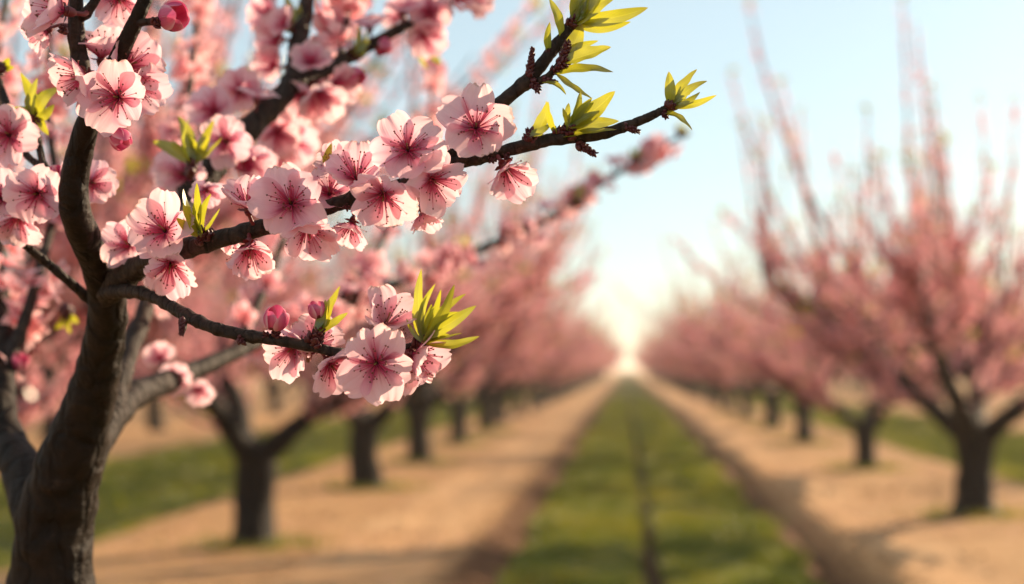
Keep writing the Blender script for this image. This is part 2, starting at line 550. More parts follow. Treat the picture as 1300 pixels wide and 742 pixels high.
PETQ = np.array([(-.5, -.4, 0, .7), (.5, -.4, .05, .9), (.6, .4, .1, 1), (-.5, .4, .05, .8)])
CLOD = []
for (a_, b_) in (((-1, -1), (1, -1)), ((1, -1), (1, 1)), ((1, 1), (-1, 1)), ((-1, 1), (-1, -1))):
    CLOD += [(a_[0], a_[1], -.3, .5), (b_[0], b_[1], -.3, .5), (b_[0] * .55, b_[1] * .6, .7, .5), (a_[0] * .55, a_[1] * .5, .8, .5)]
CLOD += [(-.55, -.5, .8, .5), (.55, -.5, .75, .5), (.55, .6, .7, .5), (-.55, .6, .78, .5)]
CLOD = np.array(CLOD)
litter(5000, 5.5, 40, (.95, 3.9), .013, M_soil, 'soil_clods', 'small clods and stones on the bare sandy soil', CLOD, seed=61)
litter(9000, 0, 0, None, .012, M_blossom, 'fallen_petals', 'pink fallen petals lying on the soil under the trees', PETQ, under=True, seed=62)

# ------------------------------------------------------------------ orchard trees
PQ = []   # template blossom: five kite-shaped cupped petals
for k in range(5):
    a = k * 2 * math.pi / 5
    for (r, da, z, v) in ((.06, 0, 0, 0.0), (.75, -.52, .26, .75), (1.0, 0, .30, 1.0), (.75, .52, .26, .75)):
        PQ.append((r * math.cos(a + da), r * math.sin(a + da), z, v))
PQ = np.array(PQ)


LQ = np.array([(0, 0, 0, 0), (.5, -.17, .05, .5), (1, 0, -.05, 1), (.5, .17, .05, .5)], float)


def orchard_tree(seed, nlimb, nshoot):
    rg = np.random.default_rng(seed)
    tr = MB()
    hf = rg.uniform(.62, .72)
    z = np.array([-.15, 0, .06, .18, .38, hf - .08, hf + .04])
    rad = np.array([.22, .20, .165, .14, .13, .145, .125])
    bx = rg.uniform(-.05, .05, 2)
    pts = np.stack([bx[0] * np.sin(z * 3), bx[1] * np.sin(z * 4), z], 1)
    tube(tr, catmull(pts, 4), np.interp(np.linspace(0, 1, 25), np.linspace(0, 1, 7), rad), 14, rough=.10, seed=seed)
    trunk = tr.mesh('trunk', [M_barkbg])
    limbs, shoots, poly = [], MB(), []
    a0 = rg.uniform(0, 6.28)
    top = np.array([pts[-1][0], pts[-1][1], hf - .07])
    origins = []
    for i in range(nlimb):
        a = a0 + i * 6.283 / nlimb + rg.uniform(-.25, .25)
        d = np.array([math.cos(a), math.sin(a), 0])
        p = [top, top + d * .17 + [0, 0, .16], top + d * .44 + [0, 0, .42], top + d * .74 + [0, 0, .74], top + d * 1.08 + [0, 0, 1.0], top + d * 1.42 + [0, 0, 1.28]]
        p = np.array(p); p[2:] += rg.normal(0, .05, (4, 3))
        c = catmull(p, 5)
        rr = np.interp(np.linspace(0, 1, len(c)), [0, .2, .5, 1], [.095, .08, .055, .018])
        mb = MB(); tube(mb, c, rr, 10, rough=.08, seed=seed * 10 + i)
        limbs.append(mb.mesh('limb', [M_barkbg]))
        for j in range(7, len(c)):
            origins.append((c[j], d, rr[j]))
        # side limbs, some of them reaching out sideways
        for s in range(7):
            j = rg.integers(8, len(c) - 3)
            aa = a + rg.uniform(-1.3, 1.3)
            dd = np.array([math.cos(aa), math.sin(aa), 0])
            l = rg.uniform(.45, .85)
            q = np.array([c[j], c[j] + dd * l * .35 + [0, 0, l * .12], c[j] + dd * l * .75 + [0, 0, l * .4], c[j] + dd * l + [0, 0, l * .8]])
            cc = catmull(q, 4); r2 = np.linspace(rr[j] * .6, .008, len(cc))
            tube(shoots, cc, r2, 6, rough=.06, seed=seed + s)
            poly.append((cc, 1.0, .26))
            for jj in range(2, len(cc)):
                origins.append((cc[jj], dd, r2[jj]))
        poly.append((c[9:], .9, .26))
    wt = np.array([.15 + np.hypot(o[0][0], o[0][1]) for o in origins]); wt /= wt.sum()
    for s in range(nshoot):
        o, d, r = origins[rg.choice(len(origins), p=wt)]
        lng = rg.random() < .12
        l = rg.uniform(1.3, 2.4) if lng else rg.uniform(.4, 1.1)
        if o[2] > 2.0: l *= .85
        out = rg.normal(0, .25 if lng else .42, 3); out[2] = 0
        out += d * (rg.uniform(-.05, .32) if lng else rg.uniform(-.1, .85))
        if o[2] < 1.75 and not lng and rg.random() < .6:      # low shoots lean outwards
            out = rg.normal(0, .55, 3) + d * .6; out[2] = rg.uniform(-.75, -.25); l *= .55
        up = np.array([0, 0, 1.0])
        q = np.array([o, o + (up * .3 + out * .42) * l, o + (up * .68 + out * .72) * l, o + (up * 1.0 + out * .9) * l])
        cc = catmull(q, 4)
        tube(shoots, cc, np.linspace(.018 if lng else max(.007, min(r * .7, .014)), .004, len(cc)), 5, seed=seed + s)
        poly.append((cc, .9 if lng else 1.3, .62 if lng else .26))
    # blossoms along every shoot
    bp, bn = [], []
    tips, tn = [], []
    for cc, dens, thin in poly:
        seg = np.linalg.norm(np.diff(cc, axis=0), axis=1); L = seg.sum()
        n = int(L * 125 * dens)
        t = rg.random(n) ** 1.55 * (len(cc) - 1.2)
        zz = np.interp(t, np.arange(len(cc)), cc[:, 2])
        t = t[rg.random(n) < np.clip((2.75 - zz) / .8, thin, 1)]; n = len(t)
        clump = np.sin(t * 9 + rg.uniform(0, 6)) + rg.normal(0, .8, n) > -.9
        t = t[clump]
        i = t.astype(int); fr = (t - i)[:, None]
        p = cc[i] * (1 - fr) + cc[i + 1] * fr
        dr = rg.normal(0, 1, (len(p), 3)); dr /= np.linalg.norm(dr, axis=1)[:, None]
        bp.append(p + dr * rg.uniform(.012, .04, (len(p), 1))); bn.append(dr + [0, 0, .15])
        k = max(1, int(L * 3))
        t = rg.random(k) * (len(cc) - 1.2)
        i = t.astype(int)
        if rg.random() < .7:
            for _ in range(6): tips.append(cc[-1] + rg.normal(0, .012, 3)); tn.append(rg.normal(0, .6, 3) + [0, 0, 1.0])
        for q in cc[i]:
            if rg.random() < .5:
                for _ in range(3): tips.append(q + rg.normal(0, .02, 3)); tn.append(rg.normal(0, .8, 3) + [0, 0, .8])
    bp = np.concatenate(bp); bn = np.concatenate(bn)
    V, uv = scatter(PQ, bp, bn, rg.uniform(.018, .028, len(bp)), rg)
    crown = mesh_fast('crown', V, 4, M_blossom, uv)
    # leaves: long axis along the given direction
    tips = np.array(tips); tn = np.array(tn); tn /= np.linalg.norm(tn, axis=1)[:, None]
    side = np.cross(tn, rg.normal(0, 1, tn.shape)); side /= np.linalg.norm(side, axis=1)[:, None]
    nn = np.cross(tn, side); sz = rg.uniform(.04, .075, len(tips))[:, None, None]
    V = tips[:, None] + sz * (LQ[None, :, 0:1] * tn[:, None] + LQ[None, :, 1:2] * side[:, None] * 1.3 + LQ[None, :, 2:3] * nn[:, None])
    uv = np.tile(np.array([(.5, 0), (0, .5), (.5, 1), (1, .5)]), (len(tips), 1))
    leaves = mesh_fast('leaves', V.reshape(-1, 3), 4, M_bgleaf, uv)
    return dict(trunk=trunk, limbs=limbs, shoots=shoots.mesh('shoots', [M_barkbg]), crown=crown, leaves=leaves, nb=len(bp))


KINDS = [orchard_tree(101, 4, 250), orchard_tree(102, 3, 225), orchard_tree(103, 4, 250), orchard_tree(104, 3, 230), orchard_tree(105, 5, 250)]


def place_tree(x, y, k, rot, sc, label, group, scz=1.0):
    K = KINDS[k]
    r = bpy.data.objects.new('peach_tree', None)
    C.objects.link(r)
    r.location = (x, y, float(gz(x, y)) - .01)
    r.rotation_euler = (0, 0, rot)
    r.scale = (sc, sc, sc * scz)
    tag(r, label, 'tree', group)
    link('trunk', K['trunk'], r)
    for l in K['limbs']: link('limb', l, r)
    link('shoots', K['shoots'], r)
    tag(link('crown', K['crown'], r), kind='stuff')
    tag(link('leaves', K['leaves'], r), kind='stuff')
    return r


ORD = ['first', 'second', 'third', 'fourth', 'fifth', 'sixth', 'seventh', 'eighth']
G_L, G_R = 'trees of the row left of the middle grass', 'trees of the row right of the middle grass'
LAB_L = ['blossoming tree whose crown fills the upper left behind the sharp flowers, trunk out of view',
         'thick forked trunk with pink crown, nearest whole trunk right of the foreground tree',
         'blossoming tree with slim dark trunk below the lowest sharp flower cluster',
         'blossoming tree right of the trunk under the lowest sharp flowers, before smaller trunks',
         'blossoming tree, fourth visible trunk of the left row counting away']
LAB_R = ['large pink blossom tree with thick forked trunk standing nearest at right',
         'pink blossom tree with forked trunk, second in the right row',
         'pink blossom tree with slim trunk, third in the right row',
         'pink blossom tree with slim trunk, fourth in the right row']
FAR = {G_L: 'far blossoming tree of the left row, merging into the pink haze', G_R: 'far blossoming tree of the right row, merging into the pink haze'}
ROT = {('L', 1): (1, .35, 1.0), ('R', 0): (2, 3.6, 1.14)}
for side, row, labs, g in (('L', left_row, LAB_L, G_L), ('R', right_row, LAB_R, G_R)):
    for i, (x, y) in enumerate(row):
        k, rot, sc = (rng.integers(5), rng.uniform(0, 6.28), rng.uniform(.9, 1.12))
        if (side, i) in ROT: k, rot, sc = ROT[(side, i)]
        place_tree(x + (rng.normal(0, .05) if i > 4 else 0), y + (rng.normal(0, .12) if i > 4 else 0), int(k), rot, sc, labs[i] if i < len(labs) else FAR[g], g, rng.uniform(.84, 1.0))
for row, lab, g in ((outer_left, 'blossoming tree in the next row beyond the grass strip at left', 'trees of the second row at left'),
                    (outer_right, 'blossoming tree in the next row beyond the grass strip at right', 'trees of the second row at right'),
                    (far_left, 'blossoming tree in the farthest row seen at left', 'trees of the third row at left'),
                    (far_right, 'blossoming tree in the farthest row seen at right', 'trees of the third row at right')):
    for (x, y) in row:
        place_tree(x + rng.normal(0, .08), y + rng.normal(0, .15), int(rng.integers(5)), rng.uniform(0, 6.28), rng.uniform(.9, 1.08), lab, g)

# ------------------------------------------------------------------ foreground tree
base = P(66, 742, 1.25)
ROOT = Vector((base.x - .02, base.y + .01, float(gz(base.x, base.y))))
tree = bpy.data.objects.new('peach_tree', None)
C.objects.link(tree)
tree.location = ROOT
tag(tree, 'close peach tree at left with sharp pink flowers, buds and yellow green young leaves', 'tree')
TI = Matrix.Translation(-ROOT)


def path(pts, per=10):
    """control points (px, py, depth, width px) -> world samples, radii"""
    w = [(*P(a, b, d), wd * d / FPX / 2) for a, b, d, wd in pts]
    c = catmull(np.array(w), per)
    return c[:, :3], np.maximum(c[:, 3], .0006)


TRUNKS = {
    'main': [(66, 742, 1.25, 106), (70, 665, 1.245, 99), (90, 585, 1.225, 84), (116, 505, 1.20, 64), (131, 440, 1.17, 54), (137, 385, 1.14, 50), (125, 335, 1.11, 46),
             (105, 295, 1.08, 42), (94, 258, 1.06, 40), (97, 215, 1.05, 37), (114, 150, 1.03, 31), (148, 78, 1.02, 26), (181, 8, 1.01, 22), (200, -50, 1.01, 20), (215, -140, 1.02, 12)],
    'left': [(66, 690, 1.26, 80), (35, 610, 1.32, 60), (8, 555, 1.38, 46), (2, 500, 1.42, 36), (8, 425, 1.5, 29), (-6, 330, 1.6, 24), (6, 210, 1.7, 17), (-4, 90, 1.8, 12), (10, -30, 1.9, 8)],
    'right': [(88, 610, 1.26, 66), (128, 545, 1.32, 50), (168, 503, 1.42, 38), (220, 482, 1.52, 30), (290, 452, 1.64, 22), (350, 424, 1.74, 16)],
}
FILL = []
bmk = MB()
for k, p in TRUNKS.items():
    pts, rad = path(p)
    FILL.append((k, pts, rad))
    if k == 'main':
        lo = pts[0]
        z0 = ROOT.z - .05
        ext = [np.array([ROOT.x, ROOT.y, z0]), np.array([ROOT.x, ROOT.y, z0 + .08]), np.array([ROOT.x + .005, ROOT.y, z0 + .25]), np.array([(ROOT.x + lo[0]) / 2, (ROOT.y + lo[1]) / 2, (z0 + .3 + lo[2]) / 2])]
        c = catmull(np.vstack([ext, lo[None]]), 8)[:-1]
        r = np.interp(np.linspace(0, 1, len(c)), [0, .2, .45, 1], [.085, .065, .048, rad[0]])
        pts = np.vstack([c, pts]); rad = np.concatenate([r, rad])
    tube(bmk, pts - np.array(ROOT), rad, 20, rough=.07, seed=len(FILL))
me = bmk.mesh('trunk_raw', [M_bark])
tmp = link('trunk_tmp', me)
md = tmp.modifiers.new('r', 'REMESH'); md.mode = 'VOXEL'; md.voxel_size = .0032; md.use_smooth_shade = True
ms = tmp.modifiers.new('s', 'SMOOTH'); ms.iterations = 9; ms.factor = .55
dg = bpy.context.evaluated_depsgraph_get()
tm = bpy.data.meshes.new_from_object(tmp.evaluated_get(dg))
bpy.data.objects.remove(tmp)
tm.materials.clear(); tm.materials.append(M_bark)
tm.polygons.foreach_set('use_smooth', np.full(len(tm.polygons), True))
trunk = link('trunk', tm, tree)

BR = {
    'flowering': [(134, 374, 1.13, 36), (165, 346, 1.09, 30), (200, 329, 1.05, 26), (250, 312, 1.02, 24), (320, 293, 1.0, 22), (390, 272, .99, 20), (450, 252, .985, 19), (510, 235, .98, 18),
                  (560, 213, .98, 18), (590, 204, .98, 18), (631, 195, .98, 17), (696, 178, .98, 16), (758, 172, .98, 14), (804, 157, .98, 12), (828, 147, .98, 11), (848, 136, .98, 8)],
    'upper': [(556, 215, .98, 14), (575, 192, .982, 16), (600, 165, .985, 17), (631, 135, .99, 17), (671, 101, .99, 17), (705, 60, .99, 15), (728, 28, .99, 12), (745, 0, .99, 9), (762, -36, .99, 6)],
    'lower': [(122, 372, 1.13, 20), (165, 370, 1.08, 17), (200, 379, 1.05, 16), (235, 400, 1.02, 17), (270, 416, 1.0, 15), (305, 425, .99, 16), (350, 432, .98, 14), (400, 441, .98, 13),
              (430, 448, .98, 12), (475, 449, .987, 10), (532, 437, .985, 8)],
    'fork': [(113, 152, 1.035, 22), (103, 88, 1.035, 22), (97, 40, 1.035, 20), (98, -30, 1.035, 17), (110, -100, 1.04, 12)],
    'stub': [(100, 25, 1.035, 14), (115, 10, 1.03, 12), (132, -18, 1.03, 11)],
    'rear': [(140, 362, 1.15, 32), (200, 302, 1.25, 33), (262, 224, 1.31, 32), (325, 155, 1.36, 30), (370, 106, 1.40, 26), (378, 60, 1.44, 23), (390, 0, 1.48, 19), (398, -70, 1.55, 13)],
    'rear_side': [(352, 126, 1.385, 20), (375, 106, 1.40, 20), (430, 80, 1.44, 18), (500, 41, 1.48, 13), (580, 0, 1.53, 10), (650, -40, 1.58, 7)],
    'long': [(335, 432, 1.72, 17), (420, 396, 1.85, 13), (490, 365, 2.0, 11), (600, 321, 2.25, 10), (700, 275, 2.45, 9), (790, 216, 2.6, 7), (866, 172, 2.7, 4)],
    'inner': [(140, 525, 1.34, 30), (160, 460, 1.40, 25), (182, 400, 1.47, 22), (205, 330, 1.56, 18), (228, 240, 1.66, 13), (240, 120, 1.78, 9), (250, 20, 1.85, 6), (255, -60, 1.9, 4)],
    'thin': [(122, 388, 1.15, 13), (85, 355, 1.13, 12), (50, 326, 1.12, 11), (0, 287, 1.1, 9), (-60, 240, 1.1, 7)],
    'twig': [(97, 268, 1.07, 14), (76, 240, 1.085, 12), (57, 213, 1.10, 10), (50, 185, 1.11, 9), (46, 156, 1.12, 7)],
    'twig_left': [(56, 215, 1.10, 8), (30, 192, 1.12, 9), (14, 150, 1.14, 9), (0, 106, 1.16, 8), (-20, 50, 1.18, 6)],
    'left_shoot': [(4, 480, 1.44, 20), (40, 380, 1.5, 14), (70, 250, 1.6, 10), (60, 120, 1.7, 8), (70, -30, 1.8, 5)],
    'back_shoot': [(300, 448, 1.66, 15), (330, 380, 1.75, 11), (360, 300, 1.9, 9), (370, 200, 2.0, 7), (380, 120, 2.1, 5)],
    'back_spur': [(420, 396, 1.85, 9), (470, 330, 1.95, 8), (520, 240, 2.1, 6), (545, 150, 2.2, 5), (550, 60, 2.3, 3)],
    'top_shoot': [(430, 80, 1.44, 10), (440, 30, 1.5, 8), (446, -40, 1.56, 6)],
    'bud_spur': [(172, 30, 1.012, 12), (190, 28, 1.005, 9), (210, 26, 1.0, 8)],
    'leaf_spur': [(668, 108, .99, 9), (690, 101, .985, 9), (704, 89, .98, 9), (716, 72, .98, 7)],
    'low_spur': [(234, 400, 1.02, 10), (233, 412, 1.015, 9), (231, 424, 1.012, 6)],
}
BPTS, BRAD = [], []
BP = {}
for i, (k, p) in enumerate(BR.items()):
    pts, rad = path(p, 12)
    # swollen nodes
    rg = np.random.default_rng(50 + i)
    L = np.concatenate([[0], np.cumsum(np.linalg.norm(np.diff(pts, axis=0), axis=1))])
    for s in np.arange(.012, L[-1], .026):
        s += rg.uniform(-.008, .008)
        rad = rad * (1 + .17 * np.exp(-((L - s) / .0035) ** 2))
    pts = pts + rg.normal(0, 1, pts.shape) * (rad[:, None] * .03)
    mb = MB(); tube(mb, pts - np.array(ROOT), rad, 16, rough=.05, seed=i)
    me = mb.mesh('branch', [M_twig])
    link('branch', me, tree)
    BPTS.append(pts); BRAD.append(rad); BP[k] = (pts, rad)
for k, pts, rad in FILL:
    BPTS.append(pts); BRAD.append(rad); BP['trunk_' + k] = (pts, rad)
ALLP = np.concatenate(BPTS); ALLR = np.concatenate(BRAD)


def nearest(p):
    d = np.linalg.norm(ALLP - np.array(p), axis=1) - ALLR * .5
    return Vector(ALLP[int(np.argmin(d))])


# ---- petals, stamens, flowers
def petal_mesh(seed, cup, curl):
    rg = np.random.default_rng(seed)
    nu, nv = 19, 21
    U = np.linspace(-1, 1, nu); V = np.linspace(0, 1, nv)
    u, v = np.meshgrid(U, V)
    W = rg.uniform(.44, .50)
    w = np.where(v < .58, (.09 + .91 * np.sin(np.clip(v / .58, 0, 1) * math.pi / 2) ** 1.15), np.sqrt(np.clip(1 - ((v - .58) / .50) ** 2.3, 0, 1)))
    w = W * w
    ph = rg.uniform(0, 6.28, 8)
    asym = rg.uniform(-.11, .11)
    x = .035 + .965 * v - .07 * rg.uniform(.2, 1.2) * np.exp(-((u - asym) / .22) ** 2) * v ** 8
    edge = v ** 3
    x = x + edge * (.016 * np.sin(u * 7 + ph[0]) + .012 * np.sin(u * 13 + ph[1]))
    y = u * w * (1 + .04 * np.sin(v * 9 + ph[2])) + asym * v * .6
    z = cup * v ** 1.4 * .9 - curl * np.clip(v - .55, 0, 1) ** 2 * 2.2
    z = z + .30 * (u * w) ** 2 / W * (1 - .3 * v)               # gutter
    ruf = v ** 2.2
    z = z + ruf * (rg.uniform(.01, .035) * np.sin(u * 4.2 + ph[3]) + rg.uniform(.01, .034) * np.abs(u) * np.sin(v * 8 + u * 3 + ph[4]) + .016 * np.sin(u * 9.5 + ph[5]) + .010 * np.sin(u * 17 + ph[6]))
    z = z + .012 * np.sin(u * 10 + ph[7]) * v * (1 - v) * 2
    z = z + .02 * np.exp(-(u / .12) ** 2) * v * (1 - v) * -2
    i = np.arange(nu * nv).reshape(nv, nu)
    f = np.stack([i[:-1, :-1], i[:-1, 1:], i[1:, 1:], i[1:, :-1]], -1).reshape(-1, 4)
    mb = MB()
    mb.add(np.stack([x, y, z], -1).reshape(-1, 3), f, np.stack([(u + 1) / 2, v], -1).reshape(-1, 2))
    return mb


PET = [petal_mesh(300 + i, c, k) for i, (c, k) in enumerate([(.10, .10), (.14, .18), (.08, .02), (.18, .10), (.12, .26), (.05, .12), (.16, .0), (.10, .20), (.2, .22), (.07, .16), (.13, .08), (.09, .3), (.22, -.1), (.1, .42), (.16, -.22), (.2, .34), (.06, -.08), (.15, .14), (.12, .5), (.24, .05)])]
PETM = [p.mesh('petal', [M_petal]) for p in PET]


def stamens_mb(seed, pale=False):
    rg = np.random.default_rng(seed)
    mb = MB()
    for i in range(36):
        a = i * 2.399 + rg.uniform(-.2, .2)
        spread = rg.uniform(.25, 1.05)
        l = rg.uniform(.40, .80)
        d = np.array([math.cos(a) * math.sin(spread), math.sin(a) * math.sin(spread), math.cos(spread)])
        b = np.array([math.cos(a) * .05, math.sin(a) * .05, .0])
        m_ = b + d * l * .5 + [0, 0, .05]
        e = b + d * l + rg.normal(0, .02, 3)
        tube(mb, catmull([b, m_, e], 3), np.linspace(.0115, .0075, 7), 4, 0, cap=False)
        # anther
        s = .026 * rg.uniform(.8, 1.25)
        o = np.array([(1, 0, 0), (-1, 0, 0), (0, 1, 0), (0, -1, 0), (0, 0, 1.5), (0, 0, -1.5)]) * s
        mb.add(e + o, [(0, 2, 4), (2, 1, 4), (1, 3, 4), (3, 0, 4), (2, 0, 5), (1, 2, 5), (3, 1, 5), (0, 3, 5)], None, 1)
    tube(mb, [[0, 0, 0], [.01, 0, .25], [.0, .02, .46]], [.03, .014, .018], 5, 2)
    # receptacle disc
    t = np.linspace(0, 6.283, 14, endpoint=False)
    ring = np.stack([np.cos(t) * .11, np.sin(t) * .11, np.full(14, .035)], 1)
    mb.add(np.vstack([ring, [[0, 0, -.01]]]), [(k, (k + 1) % 14, 14) for k in range(14)], None, 3)
    return mb


STAM = [stamens_mb(700 + i) for i in range(4)]
STAMM = [s.mesh('stamens', [M_fil, M_anther, M_pistil, M_calyx]) for s in STAM]
STAMP = [s.mesh('stamens', [M_filpale, M_anther, M_pistil, M_calyx]) for s in STAM]


def calyx_mb(mb, m=0):
    """cup and five sepals behind the petals, in units of petal length"""
    n = 12
    t = np.linspace(0, 6.283, n, endpoint=False)
    prof = [(.035, -.30), (.10, -.24), (.135, -.12), (.125, -.02), (.10, .02)]
    V = np.concatenate([np.stack([np.cos(t) * r, np.sin(t) * r, np.full(n, z)], 1) for r, z in prof])
    f = [(i * n + k, i * n + (k + 1) % n, (i + 1) * n + (k + 1) % n, (i + 1) * n + k) for i in range(len(prof) - 1) for k in range(n)]
    mb.add(V, f, None, m)
    for k in range(5):
        a = (k + .5) * 2 * math.pi / 5
        ca, sa = math.cos(a), math.sin(a)
        def q(r, s, z): return (ca * r - sa * s, sa * r + ca * s, z)
        mb.add([q(.11, -.07, -.05), q(.11, .07, -.05), q(.22, .075, -.04), q(.22, -.075, -.04), q(.33, 0, .0), q(.2, 0, -.06)], [(0, 1, 5), (1, 2, 5), (2, 4, 5), (4, 3, 5), (3, 0, 5)], None, m)


def frame(pos, face, roll):
    z = face.normalized()
    x = Vector((0, 0, 1)).cross(z)
    if x.length < .2: x = Vector((1, 0, 0)).cross(z)
    x.normalize(); y = z.cross(x)
    M = Matrix((x, y, z)).transposed().to_4x4()
    return Matrix.Translation(pos) @ M @ Matrix.Rotation(roll, 4, 'Z')


NFL = [0]


def flower(px, py, diam, face, elev=18, d=.968, pale=False, full=True, pos=None, size=None, facew=None):
    i = NFL[0]; NFL[0] += 1
    rg = random.Random(900 + i)
    p = P(px, py, d) if pos is None else pos
    s = diam * d / FPX / 2 * 1.09 if size is None else size
    M = frame(p, DV(*face) if facew is None else facew, rg.uniform(0, 6.28)) @ Matrix.Scale(s, 4)
    mb = MB(); calyx_mb(mb)
    tgt = M.inverted() @ nearest(M @ Vector((0, 0, -.3)))
    if tgt.length < 4.0:
        tube(mb, catmull([[0, 0, -.24], [tgt.x * .3, tgt.y * .3, min(-.4, tgt.z * .5 - .2)], list(tgt)], 4), np.linspace(.055, .07, 9), 7, 0, rough=.05)
    if not full:
        for k in range(5):
            q = PET[rg.randrange(20)]
            e = R(elev + rg.uniform(-7, 9)); a = k * 2 * math.pi / 5 + rg.uniform(-.08, .08)
            Mk = Matrix.Rotation(a, 4, 'Z') @ Matrix.Rotation(-e, 4, 'Y') @ Matrix.Scale(rg.uniform(.9, 1.05), 4)
            v = np.array([Mk @ Vector(x) for x in q.v[0]])
            mb.add(v, q.f, q.uv[0], 1)
        st = STAM[i % 4]
        mb.add(np.concatenate(st.v), [f for f, m_ in zip(st.f, st.m)], None, 2)
        return link('flower', mb.mesh('flower', [M_calyx, M_petal, M_fil]), tree, TI @ M)
    fl = link('flower', mb.mesh('flower', [M_calyx]), tree, TI @ M)
    for k in range(5):
        e = R(elev + rg.uniform(-7, 10)); a = k * 2 * math.pi / 5 + rg.uniform(-.09, .09)
        Mk = Matrix.Rotation(a, 4, 'Z') @ Matrix.Rotation(-e, 4, 'Y') @ Matrix.Rotation(rg.uniform(-.15, .15), 4, 'X') @ Matrix.Diagonal((rg.uniform(.86, 1.09), rg.uniform(.86, 1.1), 1, 1))
        link('petal', PETM[rg.randrange(20)], fl, Matrix.Translation((0, 0, .012 * (k % 3))) @ Mk)
    link('stamens', (STAMP if pale else STAMM)[i % 4], fl)
    return fl


FLOWERS = [
    (518, 191, 96, (-.02, .22, 1), 16, .950), (604, 163, 97, (.08, .16, 1), 16, .952), (487, 246, 92, (.02, -.55, .9), 22, .962), (453, 228, 92, (-.05, .62, .8), 26, .966),
    (547, 228, 86, (.55, -.38, .8), 26, .960), (641, 212, 84, (.42, -.62, .62), 42, .968), (536, 268, 58, (.3, -.85, .25), 40, .995, True), (370, 259, 92, (0, .25, 1), 18, .972),
    (315, 264, 80, (.0, .78, .6), 34, .985), (210, 294, 92, (-.1, .32, 1), 20, 1.010), (217, 334, 84, (.05, -.62, .75), 36, 1.025), (317, 313, 86, (.18, -.72, .62), 38, .988),
    (390, 288, 86, (.28, -.68, .65), 38, .982), (418, 247, 72, (.1, .35, .85), 30, 1.0), (447, 283, 66, (-.2, -.75, .45), 36, .998), (478, 461, 96, (.02, -.05, 1), 10, .948),
    (374, 440, 80, (-.25, -.25, .7), 26, 1.0), (419, 462, 86, (.45, -.45, .55), 34, .985), (489, 412, 90, (.30, .62, .62), 30, .99, True), (524, 450, 86, (.78, -.25, .4), 36, .984),
    (398, 440, 84, (.25, .62, .6), 34, 1.004), (512, 462, 82, (.45, -.75, .35), 40, .990),
    (150, 124, 92, (.05, -.12, 1), 16, .995), (110, 97, 92, (-.6, -.3, .7), 28, 1.005), (162, 84, 90, (.62, .12, .62), 34, 1.032), (129, 74, 86, (.1, .85, .4), 38, 1.05),
    (82, 14, 96, (-.72, .1, .55), 34, 1.012), (150, -4, 80, (.3, -.5, .7), 34, 1.05), (172, 108, 78, (.6, -.4, .5), 34, 1.035),
    (12, 172, 84, (.15, .05, 1), 22, 1.10), (48, 246, 84, (.1, -.15, 1), 24, 1.075), (2, 252, 80, (-.2, .1, 1), 24, 1.11), (24, 274, 74, (.1, -.75, .6), 32, 1.10), (78, 226, 54, (.7, .3, .4), 30, 1.10),
    (116, 232, 60, (.5, -.1, .6), 28, 1.10), (165, 312, 66, (-.2, .3, .9), 26, 1.09), (287, 181, 70, (.1, .05, 1), 22, 1.27), (234, 222, 70, (-.2, .1, .9), 26, 1.30),
    (262, 240, 50, (.3, -.5, .7), 28, 1.12), (430, 212, 60, (-.2, .6, .6), 30, 1.01), (296, 300, 44, (-.3, -.6, .5), 40, 1.02), (60, 40, 60, (-.6, -.6, .3), 36, 1.04),
]
for f in FLOWERS:
    flower(*f[:6], pale=(len(f) > 6 and f[6]))

# softer flowers on the rear branches (one mesh each)
rgf = random.Random(5)
REAR = [(305, 118, 62, (.2, .2, 1), 24, 1.40), (272, 142, 66, (-.2, .3, 1), 24, 1.38), (318, 205, 60, (.5, -.3, .7), 26, 1.30), (352, 168, 66, (.2, -.4, 1), 26, 1.42), (372, 178, 70, (.1, -.3, 1), 24, 1.45),
        (345, 196, 58, (.4, -.6, .6), 28, 1.44), (405, 118, 74, (.3, -.75, .6), 30, 1.40), (425, 106, 60, (.7, -.3, .6), 28, 1.42), (385, 122, 66, (-.2, -.6, .8), 28, 1.41), (545, 16, 66, (.1, .1, 1), 22, 1.50),
        (540, 42, 60, (.2, -.6, .8), 28, 1.50), (510, 22, 48, (-.5, .3, .8), 28, 1.52), (600, 6, 52, (.5, .2, .8), 28, 1.55), (420, 40, 60, (.4, .2, .9), 26, 1.50), (355, 50, 64, (-.6, 0, .8), 28, 1.46), (350, 84, 58, (-.6, .2, .8), 28, 1.45),
        (345, 20, 60, (-.6, .2, .8), 26, 1.48), (404, 72, 56, (.5, 0, .8), 26, 1.46), (224, 480, 44, (.1, -.1, 1), 18, 1.52), (254, 494, 42, (.2, -.5, .9), 24, 1.54), (205, 456, 42, (-.1, .5, .8), 24, 1.55)]
for f in REAR:
    flower(*f, full=False)
extra = [('rear', 3, .3), ('rear_side', 8, .2), ('long', 20, .26), ('inner', 10, .3), ('left_shoot', 11, .1), ('back_shoot', 9, .1), ('back_spur', 9, .1), ('trunk_left', 8, .55), ('twig_left', 3, .35), ('thin', 2, .55), ('top_shoot', 4, .2)]
BUDS = []
